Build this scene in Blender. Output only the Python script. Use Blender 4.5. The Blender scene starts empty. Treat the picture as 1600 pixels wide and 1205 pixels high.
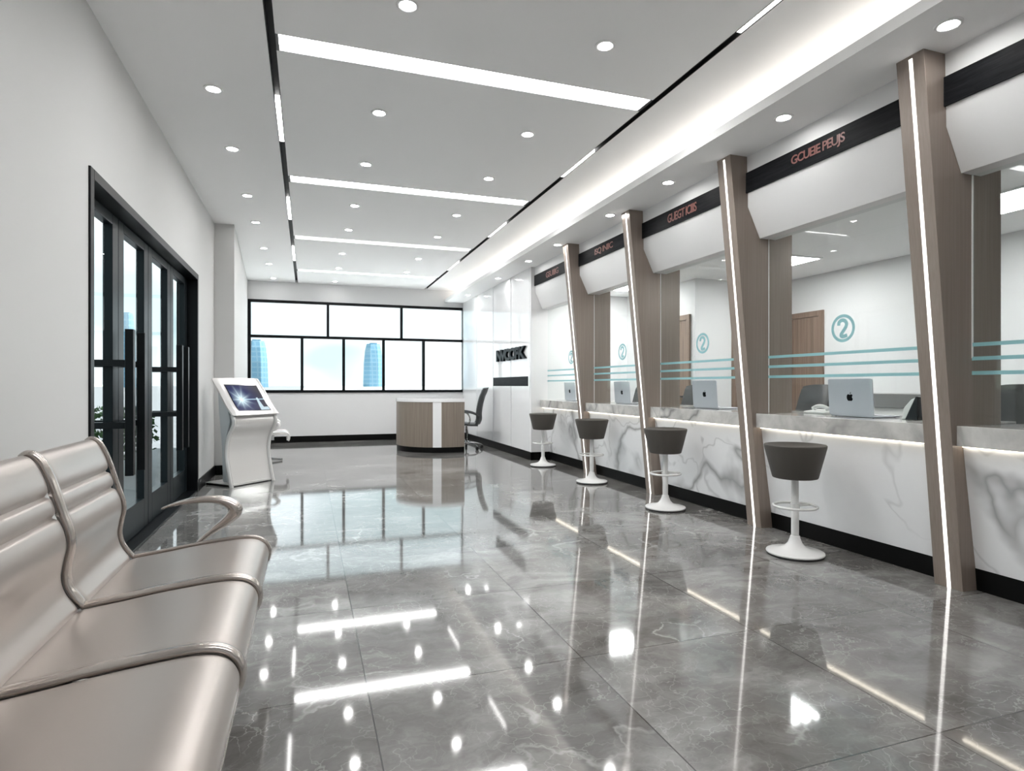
import bpy, bmesh, math, random
from mathutils import Vector, Matrix

random.seed(7)
scene = bpy.context.scene
COL = scene.collection
PI = math.pi

# ------------------------------------------------------------------ helpers
def srgb(r, g, b):
    def f(v):
        v /= 255.0
        return v / 12.92 if v <= 0.04045 else ((v + 0.055) / 1.055) ** 2.4
    return (f(r), f(g), f(b), 1.0)

class MB:
    """collects shapes, then links them as one mesh object"""
    def __init__(self):
        self.v = []; self.f = []; self.uv = None
    def quad(self, a, b, c, d):
        n = len(self.v); self.v += [tuple(a), tuple(b), tuple(c), tuple(d)]; self.f.append((n, n+1, n+2, n+3)); return self
    def box(self, x0, y0, z0, x1, y1, z1):
        if x0 > x1: x0, x1 = x1, x0
        if y0 > y1: y0, y1 = y1, y0
        if z0 > z1: z0, z1 = z1, z0
        n = len(self.v)
        self.v += [(x0,y0,z0),(x1,y0,z0),(x1,y1,z0),(x0,y1,z0),(x0,y0,z1),(x1,y0,z1),(x1,y1,z1),(x0,y1,z1)]
        for q in ((0,3,2,1),(4,5,6,7),(0,1,5,4),(1,2,6,5),(2,3,7,6),(3,0,4,7)):
            self.f.append(tuple(n+i for i in q))
        return self
    def prism(self, pts, a0, a1, axis='y'):
        """polygon swept along an axis; pts are (x,z) for y, (x,y) for z, (y,z) for x"""
        n = len(self.v); k = len(pts)
        for a in (a0, a1):
            for p in pts:
                self.v.append({'y': (p[0], a, p[1]), 'z': (p[0], p[1], a), 'x': (a, p[0], p[1])}[axis])
        self.f.append(tuple(range(n, n+k))); self.f.append(tuple(range(n+2*k-1, n+k-1, -1)))
        for i in range(k):
            j = (i+1) % k
            self.f.append((n+i, n+k+i, n+k+j, n+j))
        return self
    def lathe(self, prof, c=(0,0,0), seg=32, cap=True):
        n = len(self.v); k = len(prof)
        for r, z in prof:
            for i in range(seg):
                a = 2*PI*i/seg
                self.v.append((c[0]+r*math.cos(a), c[1]+r*math.sin(a), c[2]+z))
        for j in range(k-1):
            for i in range(seg):
                i2 = (i+1) % seg
                self.f.append((n+j*seg+i, n+j*seg+i2, n+(j+1)*seg+i2, n+(j+1)*seg+i))
        if cap:
            self.f.append(tuple(n+i for i in range(seg-1, -1, -1)))
            self.f.append(tuple(n+(k-1)*seg+i for i in range(seg)))
        return self
    def torus(self, R, r, c, seg=40, s2=10, zs=1.0):
        n = len(self.v)
        for i in range(seg):
            a = 2*PI*i/seg
            for j in range(s2):
                b = 2*PI*j/s2
                q = R + r*math.cos(b)
                self.v.append((c[0]+q*math.cos(a), c[1]+q*math.sin(a), c[2]+zs*r*math.sin(b)))
        for i in range(seg):
            for j in range(s2):
                i2 = (i+1) % seg; j2 = (j+1) % s2
                self.f.append((n+i*s2+j, n+i2*s2+j, n+i2*s2+j2, n+i*s2+j2))
        return self
    def tube(self, pts, rad, seg=10, flat=None, up=None):
        """swept round (or elliptical) bar; rad number or list; flat = list of (half across, half thick) with across axis up"""
        pts = [Vector(p) for p in pts]; k = len(pts); n = len(self.v)
        for i, p in enumerate(pts):
            t = (pts[min(i+1, k-1)] - pts[max(i-1, 0)]).normalized()
            if up is not None: a = Vector(up)
            else: a = Vector((0,0,1)) if abs(t.z) < 0.9 else Vector((1,0,0))
            s = (a - t*a.dot(t)).normalized(); q = t.cross(s)
            if flat: ra, rb = flat[i] if isinstance(flat, list) else flat
            else: ra = rb = rad[i] if isinstance(rad, (list, tuple)) else rad
            for j in range(seg):
                b = 2*PI*j/seg
                self.v.append(tuple(p + s*(ra*math.cos(b)) + q*(rb*math.sin(b))))
        for i in range(k-1):
            for j in range(seg):
                j2 = (j+1) % seg
                self.f.append((n+i*seg+j, n+i*seg+j2, n+(i+1)*seg+j2, n+(i+1)*seg+j))
        self.f.append(tuple(n+j for j in range(seg-1, -1, -1)))
        self.f.append(tuple(n+(k-1)*seg+j for j in range(seg)))
        return self
    def grid(self, fn, nu, nv):
        n = len(self.v)
        for i in range(nu+1):
            for j in range(nv+1):
                self.v.append(tuple(fn(i/nu, j/nv)))
        for i in range(nu):
            for j in range(nv):
                self.f.append((n+i*(nv+1)+j, n+(i+1)*(nv+1)+j, n+(i+1)*(nv+1)+j+1, n+i*(nv+1)+j+1))
        return self
    def slab(self, fn, nu, nv):
        """closed sheet: fn(u, v, side) with side 1 for the face and 0 for the back"""
        n = len(self.v); m = (nu+1)*(nv+1)
        self.grid(lambda u, v: fn(u, v, 1), nu, nv)
        k = len(self.f)
        self.grid(lambda u, v: fn(u, v, 0), nu, nv)
        self.f[k:] = [tuple(reversed(q)) for q in self.f[k:]]
        I = lambda i, j: n+i*(nv+1)+j
        ring = [(i, 0) for i in range(nu)] + [(nu, j) for j in range(nv)] + [(i, nv) for i in range(nu, 0, -1)] + [(0, j) for j in range(nv, 0, -1)]
        for a in range(len(ring)):
            p = I(*ring[a]); q = I(*ring[(a+1) % len(ring)])
            self.f.append((p, p+m, q+m, q))
        return self
    def mesh(self, m, verts, faces):
        n = len(self.v); self.v += [tuple(v) for v in verts]; self.f += [tuple(n+i for i in q) for q in faces]; return self
    def build(self, name, mat, parent=None, smooth=None, bevel=0.0, kind=None, label=None, seg=2):
        off = Vector((0,0,0)); p = parent
        while p is not None: off += p.location; p = p.parent
        me = bpy.data.meshes.new(name)
        me.from_pydata([tuple(Vector(v)-off) for v in self.v], [], self.f)
        bm = bmesh.new(); bm.from_mesh(me)
        bmesh.ops.recalc_face_normals(bm, faces=bm.faces); bm.to_mesh(me); bm.free()
        if self.uv:
            ul = me.uv_layers.new(name='UVMap')
            for l in me.loops: ul.data[l.index].uv = self.uv[l.vertex_index]
        me.materials.append(M[mat])
        if smooth is not None:
            me.shade_smooth(); me.set_sharp_from_angle(angle=math.radians(smooth))
        o = bpy.data.objects.new(name, me); COL.objects.link(o)
        if parent is not None: o.parent = parent
        if bevel > 0:
            b = o.modifiers.new('edge', 'BEVEL'); b.width = bevel; b.segments = seg; b.limit_method = 'ANGLE'; b.angle_limit = math.radians(35)
            if smooth is None: me.shade_smooth(); me.set_sharp_from_angle(angle=math.radians(30))
        if kind: o['kind'] = kind
        if label: o['label'] = label
        return o

def thing(name, label, cat, loc=(0,0,0), group=None):
    o = bpy.data.objects.new(name, None); COL.objects.link(o)
    o.location = loc; o.empty_display_size = 0.1
    o['label'] = label; o['category'] = cat
    if group: o['group'] = group
    return o
def tag(o, label, cat, group=None):
    o['label'] = label; o['category'] = cat
    if group: o['group'] = group
    return o
def struct_root(name, loc=(0,0,0)):
    o = bpy.data.objects.new(name, None); COL.objects.link(o); o.location = loc; o['kind'] = 'structure'; return o
def dup(root, loc, rotz=0.0, label=None, scale=None):
    r = root.copy(); COL.objects.link(r); r.location = loc; r.rotation_euler = (0,0,rotz)
    if label: r['label'] = label
    for ch in list(root.children):
        c = ch.copy(); COL.objects.link(c); c.parent = r
        for g in list(ch.children):
            d = g.copy(); COL.objects.link(d); d.parent = c
    return r
def catmull(pts, n=6):
    P = [Vector(p) for p in pts]; out = []
    for i in range(len(P)-1):
        p0 = P[max(i-1, 0)]; p1 = P[i]; p2 = P[i+1]; p3 = P[min(i+2, len(P)-1)]
        for j in range(n):
            t = j/n
            out.append(0.5*((2*p1) + (p2-p0)*t + (2*p0-5*p1+4*p2-p3)*t*t + (3*p1-p0-3*p2+p3)*t**3))
    out.append(P[-1]); return out
def text_mesh(s, size, extrude=0.0, offset=0.0, spacing=1.0):
    """outline text as (verts, faces) in its own plane, left edge at x=0"""
    cu = bpy.data.curves.new('lettering_curve', 'FONT'); cu.body = s; cu.size = size; cu.extrude = extrude; cu.offset = offset
    cu.space_character = spacing; cu.resolution_u = 4
    o = bpy.data.objects.new('lettering_curve', cu); COL.objects.link(o)
    dg = bpy.context.evaluated_depsgraph_get(); dg.update()
    me = bpy.data.meshes.new_from_object(o.evaluated_get(dg))
    V = [tuple(v.co) for v in me.vertices]; F = [tuple(p.vertices) for p in me.polygons]
    bpy.data.objects.remove(o); bpy.data.curves.remove(cu); bpy.data.meshes.remove(me)
    return V, F

# ------------------------------------------------------------------ materials
M = {}
class NT:
    def __init__(self, name):
        self.m = bpy.data.materials.new(name); self.m.use_nodes = True
        self.t = self.m.node_tree; self.t.nodes.clear()
        self.out = self.n('ShaderNodeOutputMaterial')
    def n(self, typ, **kw):
        nd = self.t.nodes.new(typ)
        for k, v in kw.items(): setattr(nd, k, v)
        return nd
    def l(self, a, b): self.t.links.new(a, b)
    def math(self, op, a, b=None, c=None, clamp=False):
        nd = self.n('ShaderNodeMath', operation=op); nd.use_clamp = clamp
        for i, x in enumerate((a, b, c)):
            if x is None: continue
            if isinstance(x, (int, float)): nd.inputs[i].default_value = x
            else: self.l(x, nd.inputs[i])
        return nd.outputs[0]
    def mix(self, fac, a, b):
        nd = self.n('ShaderNodeMix', data_type='RGBA')
        if isinstance(fac, (int, float)): nd.inputs[0].default_value = fac
        else: self.l(fac, nd.inputs[0])
        for i, x in ((6, a), (7, b)):
            if isinstance(x, tuple): nd.inputs[i].default_value = x
            else: self.l(x, nd.inputs[i])
        return nd.outputs[2]
    def ramp(self, fac, stops):
        nd = self.n('ShaderNodeValToRGB'); e = nd.color_ramp.elements
        while len(e) < len(stops): e.new(0.5)
        for i, (p, c) in enumerate(stops): e[i].position = p; e[i].color = c
        self.l(fac, nd.inputs[0]); return nd.outputs[0]
    def noise(self, vec, scale, detail=4, rough=0.5, dist=0.0):
        nd = self.n('ShaderNodeTexNoise'); nd.inputs['Scale'].default_value = scale; nd.inputs['Detail'].default_value = detail
        nd.inputs['Roughness'].default_value = rough; nd.inputs['Distortion'].default_value = dist
        if vec is not None: self.l(vec, nd.inputs['Vector'])
        return nd.outputs['Fac']
    def coord(self, scale=(1,1,1), out='Object'):
        tc = self.n('ShaderNodeTexCoord'); mp = self.n('ShaderNodeMapping'); mp.inputs['Scale'].default_value = scale
        self.l(tc.outputs[out], mp.inputs['Vector']); return mp.outputs[0]
    def world_pos(self, scale=(1,1,1), loc=(0,0,0)):
        g = self.n('ShaderNodeNewGeometry'); mp = self.n('ShaderNodeMapping'); mp.inputs['Scale'].default_value = scale; mp.inputs['Location'].default_value = loc
        self.l(g.outputs['Position'], mp.inputs['Vector']); return mp.outputs[0]
    def bsdf(self, color=None, rough=0.5, metal=0.0, spec=0.5, ior=1.5, coat=0.0):
        b = self.n('ShaderNodeBsdfPrincipled')
        if isinstance(color, tuple): b.inputs['Base Color'].default_value = color
        elif color is not None: self.l(color, b.inputs['Base Color'])
        if isinstance(rough, (int, float)): b.inputs['Roughness'].default_value = rough
        else: self.l(rough, b.inputs['Roughness'])
        b.inputs['Metallic'].default_value = metal; b.inputs['Specular IOR Level'].default_value = spec; b.inputs['IOR'].default_value = ior
        b.inputs['Coat Weight'].default_value = coat; b.inputs['Coat Roughness'].default_value = 0.02
        self.l(b.outputs[0], self.out.inputs[0]); return b
    def bump(self, b, h, strength=0.2, dist=0.01):
        nd = self.n('ShaderNodeBump'); nd.inputs['Strength'].default_value = strength; nd.inputs['Distance'].default_value = dist
        self.l(h, nd.inputs['Height']); self.l(nd.outputs[0], b.inputs['Normal'])

def plain(name, col, rough=0.5, metal=0.0, spec=0.5, var=0.03, scale=6.0, coat=0.0, bump=0.0):
    t = NT(name)
    f = t.noise(t.coord(), scale, 3)
    a = tuple(max(0, c*(1-var)) for c in col[:3]) + (1,); b_ = tuple(min(1, c*(1+var)) for c in col[:3]) + (1,)
    b = t.bsdf(t.mix(f, a, b_), rough, metal, spec, coat=coat)
    if bump: t.bump(b, t.noise(t.coord(), 180, 2), bump, 0.002)
    M[name] = t.m
def emit(name, col, strength):
    t = NT(name); e = t.n('ShaderNodeEmission'); e.inputs[0].default_value = col; e.inputs[1].default_value = strength
    t.l(e.outputs[0], t.out.inputs[0]); M[name] = t.m
def glass(name, tint, f0=0.04, power=5.0):
    t = NT(name)
    tr = t.n('ShaderNodeBsdfTransparent'); tr.inputs[0].default_value = tint
    gl = t.n('ShaderNodeBsdfGlossy'); gl.inputs['Roughness'].default_value = 0.0
    lw = t.n('ShaderNodeLayerWeight'); lw.inputs[0].default_value = 0.5
    fr = t.math('ADD', t.math('MULTIPLY', t.math('POWER', lw.outputs['Facing'], 5.0), 0.26), 0.013)
    mx = t.n('ShaderNodeMixShader'); t.l(fr, mx.inputs[0]); t.l(tr.outputs[0], mx.inputs[1]); t.l(gl.outputs[0], mx.inputs[2])
    t.l(mx.outputs[0], t.out.inputs[0]); M[name] = t.m

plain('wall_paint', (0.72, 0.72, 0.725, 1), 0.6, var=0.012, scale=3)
plain('wall_paint_dimmed', (0.57, 0.57, 0.565, 1), 0.6, var=0.012, scale=3)  # the wall paint, darkened to offset the strong strip light on this side
plain('ceiling_paint', (0.94, 0.94, 0.94, 1), 0.7, var=0.008, scale=2)
plain('gloss_white', (0.86, 0.865, 0.875, 1), 0.06, var=0.005, coat=0.3)
plain('canopy_white', (0.78, 0.78, 0.78, 1), 0.45, var=0.01)
plain('black_base', (0.004, 0.004, 0.004, 1), 0.4, spec=0.12, var=0.1)
plain('black_frame', (0.005, 0.006, 0.007, 1), 0.35, spec=0.15, var=0.1)
plain('door_metal', (0.008, 0.012, 0.014, 1), 0.33, spec=0.13, var=0.15, scale=2)
plain('black_gap', (0.004, 0.004, 0.004, 1), 0.6)
plain('seam_grey', (0.10, 0.10, 0.10, 1), 0.5)
plain('stool_fabric', (0.064, 0.057, 0.050, 1), 0.6, var=0.06, bump=0.15)
plain('white_enamel', (0.72, 0.72, 0.715, 1), 0.18, var=0.01)
plain('rubber', (0.008, 0.008, 0.008, 1), 0.6)
plain('aluminium', (0.58, 0.585, 0.64, 1), 0.38, metal=0.45, var=0.02)
plain('chrome', (0.70, 0.70, 0.70, 1), 0.12, metal=1.0, var=0.02)
plain('pearl_leather', (0.42, 0.378, 0.35, 1), 0.30, metal=0.60, var=0.03, scale=4, bump=0.04)
plain('pearl_frame', (0.47, 0.43, 0.40, 1), 0.20, metal=0.80, var=0.02)
plain('pearl_white', (0.72, 0.71, 0.70, 1), 0.25, metal=0.2, var=0.02)
plain('kiosk_shell', (0.62, 0.61, 0.60, 1), 0.16, metal=0.15, var=0.01)
plain('kiosk_back', (0.50, 0.54, 0.56, 1), 0.3, metal=0.3)
plain('chair_leather', (0.045, 0.048, 0.050, 1), 0.35, var=0.1, bump=0.1)
plain('teller_leather', (0.075, 0.075, 0.077, 1), 0.4, var=0.1, bump=0.1)
plain('grey_panel', (0.20, 0.20, 0.20, 1), 0.4)
plain('bezel_black', (0.01, 0.01, 0.012, 1), 0.1)
plain('paper_white', (0.78, 0.78, 0.77, 1), 0.4)
plain('teal_film', (0.27, 0.52, 0.55, 1), 0.35, var=0.02)
plain('logo_black', (0.004, 0.005, 0.007, 1), 0.3, spec=0.08, var=0.1)
plain('laptop_mark', (0.003, 0.003, 0.004, 1), 0.5, spec=0.05)
plain('leaf_green', (0.045, 0.10, 0.03, 1), 0.5, var=0.35, scale=9)
plain('bark', (0.07, 0.055, 0.04, 1), 0.8, var=0.2)
plain('hill_green', (0.42, 0.50, 0.42, 1), 0.9, var=0.15, scale=0.02)
plain('pavement', (0.13, 0.135, 0.14, 1), 0.7, var=0.2, scale=1.5); plain('bounce_paving', (0.60, 0.60, 0.59, 1), 0.7, var=0.1, scale=1.5)
plain('trim_white', (0.82, 0.82, 0.82, 1), 0.35)
plain('led_letter', (0.19, 0.08, 0.07, 1), 0.4, var=0.05)
M['led_letter'].node_tree.nodes['Principled BSDF'].inputs['Emission Color'].default_value = (0.8, 0.22, 0.17, 1)
M['led_letter'].node_tree.nodes['Principled BSDF'].inputs['Emission Strength'].default_value = 0.02
emit('lamp_white', (1.0, 0.995, 0.985, 1), 18.5)
emit('lamp_down', (1.0, 0.99, 0.97, 1), 45.0)
emit('lamp_track', (1.0, 0.99, 0.97, 1), 4.0)
emit('lamp_cove', (1.0, 0.94, 0.86, 1), 3.8)
emit('lamp_edge', (1.0, 0.97, 0.93, 1), 1.5)
emit('lamp_counter', (1.0, 0.91, 0.76, 1), 3.0)
emit('lamp_panel', (1.0, 0.99, 0.98, 1), 16.0)
glass('window_glass', (0.97, 0.99, 0.99, 1))
glass('counter_glass', (0.965, 0.985, 0.98, 1))

# vertical brushed wood laminate
t = NT('greige_wood')
v = t.world_pos((90, 90, 1.6))
g1 = t.noise(v, 1.0, 4, 0.6); g2 = t.noise(t.world_pos((12, 12, 0.35)), 1.0, 3)
c = t.ramp(t.math('ADD', t.math('MULTIPLY', g1, 0.6), t.math('MULTIPLY', g2, 0.4)), [(0.30, (0.230, 0.185, 0.157, 1)), (0.52, (0.270, 0.221, 0.190, 1)), (0.72, (0.310, 0.258, 0.224, 1))])
b = t.bsdf(c, 0.33, 0.15, 0.5); t.bump(b, g1, 0.05, 0.002); M['greige_wood'] = t.m
# desk / door wood, a bit browner
t = NT('oak_wood')
v = t.world_pos((70, 70, 1.2)); g1 = t.noise(v, 1.0, 4, 0.6)
c = t.ramp(g1, [(0.28, (0.190, 0.153, 0.122, 1)), (0.55, (0.240, 0.200, 0.164, 1)), (0.75, (0.290, 0.248, 0.207, 1))])
b = t.bsdf(c, 0.4); M['oak_wood'] = t.m
t = NT('door_wood')
v = t.world_pos((50, 50, 1.0)); g1 = t.noise(v, 1.0, 4, 0.6)
c = t.ramp(g1, [(0.3, (0.17, 0.115, 0.085, 1)), (0.7, (0.30, 0.215, 0.165, 1))])
b = t.bsdf(c, 0.4); M['door_wood'] = t.m
# sign board: near-black grained panel
t = NT('sign_black')
g1 = t.noise(t.world_pos((60, 4, 60)), 1.0, 5, 0.65)
c = t.ramp(g1, [(0.3, (0.004, 0.005, 0.006, 1)), (0.75, (0.020, 0.020, 0.023, 1))])
b = t.bsdf(c, 0.5, spec=0.08); t.bump(b, g1, 0.25, 0.004); M['sign_black'] = t.m

def marble(name, base, cloud, vein, scale, width, rough, cloud_scale=1.2, loc=(0,0,0), vein2=None):
    t = NT(name)
    p = t.world_pos((1,1,1), loc)
    warp = t.n('ShaderNodeTexNoise'); warp.inputs['Scale'].default_value = 1.1; warp.inputs['Detail'].default_value = 4
    t.l(p, warp.inputs['Vector'])
    sc = t.n('ShaderNodeVectorMath', operation='SCALE'); sc.inputs['Scale'].default_value = 0.55; t.l(warp.outputs['Color'], sc.inputs[0])
    ad = t.n('ShaderNodeVectorMath', operation='ADD'); t.l(p, ad.inputs[0]); t.l(sc.outputs[0], ad.inputs[1])
    def iso(s, w, off):
        mp = t.n('ShaderNodeMapping'); mp.inputs['Location'].default_value = off; mp.inputs['Rotation'].default_value = (0.5, 0.3, 0.2); t.l(ad.outputs[0], mp.inputs['Vector'])
        n = t.noise(mp.outputs[0], s, 2.5, 0.5, 0.3)
        d = t.math('ABSOLUTE', t.math('SUBTRACT', n, 0.5))
        return t.math('SUBTRACT', 1.0, t.math('DIVIDE', d, w), clamp=True)
    v1 = t.math('POWER', iso(scale, width, (0,0,0)), 1.6)
    v2 = t.math('MULTIPLY', iso(scale*2.1, width*0.55, (4.2,1.7,2.9)), 0.45)
    brk = t.ramp(t.noise(p, 1.3, 2), [(0.34, (0,0,0,1)), (0.54, (1,1,1,1))])
    vv = t.math('MULTIPLY', t.math('MAXIMUM', v1, v2), brk, clamp=True)
    cl = t.ramp(t.noise(ad.outputs[0], cloud_scale, 6, 0.6), [(0.35, cloud), (0.65, base)])
    b = t.bsdf(t.mix(vv, cl, vein), rough, 0, 0.5)
    M[name] = t.m
marble('marble_front', (0.88, 0.885, 0.895, 1), (0.82, 0.825, 0.84, 1), (0.37, 0.37, 0.375, 1), 0.8, 0.032, 0.12, 1.2, (0.0, 1.3, 0.35))
marble('marble_top', (0.63, 0.62, 0.595, 1), (0.36, 0.352, 0.34, 1), (0.22, 0.217, 0.21, 1), 1.5, 0.05, 0.12, 3.0, (3.1, 0.4, 1.0))

# polished grey marble floor tile
t = NT('floor_tile')
p = t.world_pos((1,1,1))
sep = t.n('ShaderNodeSeparateXYZ'); t.l(p, sep.inputs[0])
TS = 0.92
ux = t.math('DIVIDE', t.math('SUBTRACT', sep.outputs[0], 0.224 - 0.46), TS)
uy = t.math('DIVIDE', t.math('SUBTRACT', sep.outputs[1], 0.562 - 0.46), TS)
ux0 = t.math('DIVIDE', t.math('SUBTRACT', sep.outputs[0], 0.224), TS); uy0 = t.math('DIVIDE', t.math('SUBTRACT', sep.outputs[1], 0.562), TS)
def line(u):
    fr = t.math('FRACT', u); d = t.math('ABSOLUTE', t.math('SUBTRACT', fr, 0.5))
    return t.math('LESS_THAN', d, 0.0028)
grout = t.math('MAXIMUM', line(ux), line(uy))
cell = t.n('ShaderNodeCombineXYZ'); t.l(t.math('FLOOR', ux0), cell.inputs[0]); t.l(t.math('FLOOR', uy0), cell.inputs[1])
wn = t.n('ShaderNodeTexWhiteNoise', noise_dimensions='3D'); t.l(cell.outputs[0], wn.inputs['Vector'])
so = t.n('ShaderNodeVectorMath', operation='SCALE'); so.inputs['Scale'].default_value = 0.35; t.l(wn.outputs['Color'], so.inputs[0])
pp = t.n('ShaderNodeVectorMath', operation='ADD'); t.l(p, pp.inputs[0]); t.l(so.outputs[0], pp.inputs[1])
wq = t.n('ShaderNodeTexNoise'); wq.inputs['Scale'].default_value = 2.3; wq.inputs['Detail'].default_value = 5; wq.inputs['Roughness'].default_value = 0.6; t.l(pp.outputs[0], wq.inputs['Vector'])
ws = t.n('ShaderNodeVectorMath', operation='SCALE'); ws.inputs['Scale'].default_value = 0.42; t.l(wq.outputs['Color'], ws.inputs[0])
wp = t.n('ShaderNodeVectorMath', operation='ADD'); t.l(pp.outputs[0], wp.inputs[0]); t.l(ws.outputs[0], wp.inputs[1])
vo = t.n('ShaderNodeTexVoronoi', feature='DISTANCE_TO_EDGE'); vo.inputs['Scale'].default_value = 12.5; t.l(wp.outputs[0], vo.inputs['Vector'])
crack = t.math('SUBTRACT', 1.0, t.math('DIVIDE', vo.outputs['Distance'], 0.034), clamp=True)
fade = t.ramp(t.noise(pp.outputs[0], 2.6, 3), [(0.36, (0,0,0,1)), (0.60, (1,1,1,1))])
crack = t.math('MULTIPLY', t.math('MULTIPLY', crack, fade), 0.36)
big = t.math('ABSOLUTE', t.math('SUBTRACT', t.noise(wp.outputs[0], 0.9, 3, 0.55, 0.4), 0.5))
big = t.math('SUBTRACT', 1.0, t.math('DIVIDE', big, 0.007), clamp=True)
bfade = t.ramp(t.noise(pp.outputs[0], 1.1, 2), [(0.45, (0,0,0,1)), (0.6, (1,1,1,1))])
big = t.math('MULTIPLY', t.math('MULTIPLY', big, bfade), 0.6)
st = t.n('ShaderNodeMapping'); st.inputs['Scale'].default_value = (1.1, 4.5, 1); st.inputs['Rotation'].default_value = (0,0,0.35); t.l(wp.outputs[0], st.inputs['Vector'])
cloud = t.math('ADD', t.math('MULTIPLY', t.noise(wp.outputs[0], 1.5, 6, 0.62), 0.6), t.math('MULTIPLY', t.noise(st.outputs[0], 1.6, 5, 0.65), 0.4))
cc = t.ramp(cloud, [(0.36, (0.085, 0.080, 0.076, 1)), (0.50, (0.172, 0.167, 0.161, 1)), (0.64, (0.32, 0.315, 0.307, 1))])
cc = t.mix(t.math('MULTIPLY', wn.outputs['Value'], 0.18), cc, (0.10, 0.098, 0.095, 1))
cc = t.mix(t.math('MAXIMUM', crack, big), cc, (0.50, 0.50, 0.49, 1))
cc = t.mix(grout, cc, (0.055, 0.055, 0.055, 1))
b = t.bsdf(cc, 0.055, 0, 0.5, ior=1.95)
M['floor_tile'] = t.m

# kiosk screen picture: dark blue with a glowing star, a beam and a pale tower
t = NT('kiosk_screen')
tc = t.n('ShaderNodeTexCoord'); sp = t.n('ShaderNodeSeparateXYZ'); t.l(tc.outputs['UV'], sp.inputs[0])
x, y = sp.outputs[0], sp.outputs[1]
dx = t.math('SUBTRACT', x, 0.27); dy = t.math('MULTIPLY', t.math('SUBTRACT', y, 0.52), 0.72)
r = t.math('SQRT', t.math('ADD', t.math('MULTIPLY', dx, dx), t.math('MULTIPLY', dy, dy)))
glow = t.math('POWER', t.math('SUBTRACT', 1.0, t.math('DIVIDE', r, 0.34), clamp=True), 2.2)
ang = t.math('ARCTAN2', dy, dx)
rays = t.math('POWER', t.math('ABSOLUTE', t.math('SINE', t.math('MULTIPLY', ang, 4.5))), 10.0)
rays = t.math('MULTIPLY', rays, t.math('POWER', t.math('SUBTRACT', 1.0, t.math('DIVIDE', r, 0.5), clamp=True), 2.0))
beam = t.math('SUBTRACT', 1.0, t.math('DIVIDE', t.math('ABSOLUTE', t.math('SUBTRACT', y, 0.52)), 0.03), clamp=True)
beam = t.math('MULTIPLY', beam, t.math('GREATER_THAN', x, 0.25))
tower = t.math('MULTIPLY', t.math('LESS_THAN', t.math('ABSOLUTE', t.math('SUBTRACT', x, 0.79)), t.math('SUBTRACT', 0.085, t.math('MULTIPLY', y, 0.10))), t.math('LESS_THAN', y, 0.58))
tower = t.math('MAXIMUM', tower, t.math('MULTIPLY', t.math('GREATER_THAN', x, 0.84), t.math('LESS_THAN', y, 0.18)))
tower = t.math('MULTIPLY', tower, t.math('ADD', 0.25, t.noise(t.coord((60, 60, 60), 'UV'), 1.0, 2)))
base = t.mix(t.math('SUBTRACT', 1.0, t.math('DIVIDE', r, 0.75), clamp=True), (0.003, 0.001, 0.008, 1), (0.006, 0.016, 0.11, 1))
c = t.mix(t.math('ADD', glow, t.math('MULTIPLY', rays, 0.5), clamp=True), base, (0.75, 0.95, 1.0, 1))
c = t.mix(t.math('MULTIPLY', beam, 0.6), c, (0.6, 0.85, 1.0, 1))
c = t.mix(t.math('MULTIPLY', tower, 0.9, clamp=True), c, (0.62, 0.78, 0.86, 1))
e = t.n('ShaderNodeEmission'); t.l(c, e.inputs[0]); e.inputs[1].default_value = 0.65
gl = t.n('ShaderNodeBsdfGlossy'); gl.inputs['Roughness'].default_value = 0.25; gl.inputs[0].default_value = (0.012, 0.012, 0.012, 1)
ads = t.n('ShaderNodeAddShader'); t.l(e.outputs[0], ads.inputs[0]); t.l(gl.outputs[0], ads.inputs[1]); t.l(ads.outputs[0], t.out.inputs[0])
M['kiosk_screen'] = t.m

# far glass towers, the haze of the air mixed into their blue
t = NT('tower_glass_hazed')
p = t.world_pos((1,1,1)); sp = t.n('ShaderNodeSeparateXYZ'); t.l(p, sp.inputs[0])
fl = t.math('GREATER_THAN', t.math('FRACT', t.math('DIVIDE', sp.outputs[2], 3.6)), 0.72)
cl = t.math('GREATER_THAN', t.math('FRACT', t.math('DIVIDE', t.math('ADD', sp.outputs[0], sp.outputs[1]), 4.0)), 0.75)
c = t.mix(t.math('MULTIPLY', t.math('MAXIMUM', fl, cl), 0.55), (0.10, 0.22, 0.31, 1), (0.19, 0.30, 0.37, 1))
b = t.bsdf(c, 0.5); M['tower_glass_hazed'] = t.m

# ------------------------------------------------------------------ the room
ZC = 3.37; XL = -1.18; YF = 13.45; ZS = 3.10
Y0 = -1.5
# floor
MB().box(-1.60, Y0, -0.10, 6.70, YF+0.2, 0.0).build('floor', 'floor_tile', kind='structure')
# ceiling slabs with slots for the tracks and light strips
TR = [(-0.240, -0.190), (2.485, 2.535)]
STRIPS = [1.335, 3.965, 6.61, 9.225, 11.855]; SW = 0.20
cm = MB(); ZT = ZC + 0.10
cm.box(XL-0.2, Y0, ZC, TR[0][0], YF, ZT); cm.box(TR[1][1], Y0, ZC, 3.60, YF, ZT)
cuts = [Y0]
for s_ in STRIPS: cuts += [s_, s_+SW]
cuts.append(YF)
for i in range(0, len(cuts), 2): cm.box(TR[0][1], cuts[i], ZC, TR[1][0], cuts[i+1], ZT)
cm.box(TR[0][0]-0.05, Y0, ZT-0.02, TR[1][1]+0.05, YF, ZT+0.04)
cm.build('ceiling', 'ceiling_paint', kind='structure')
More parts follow.
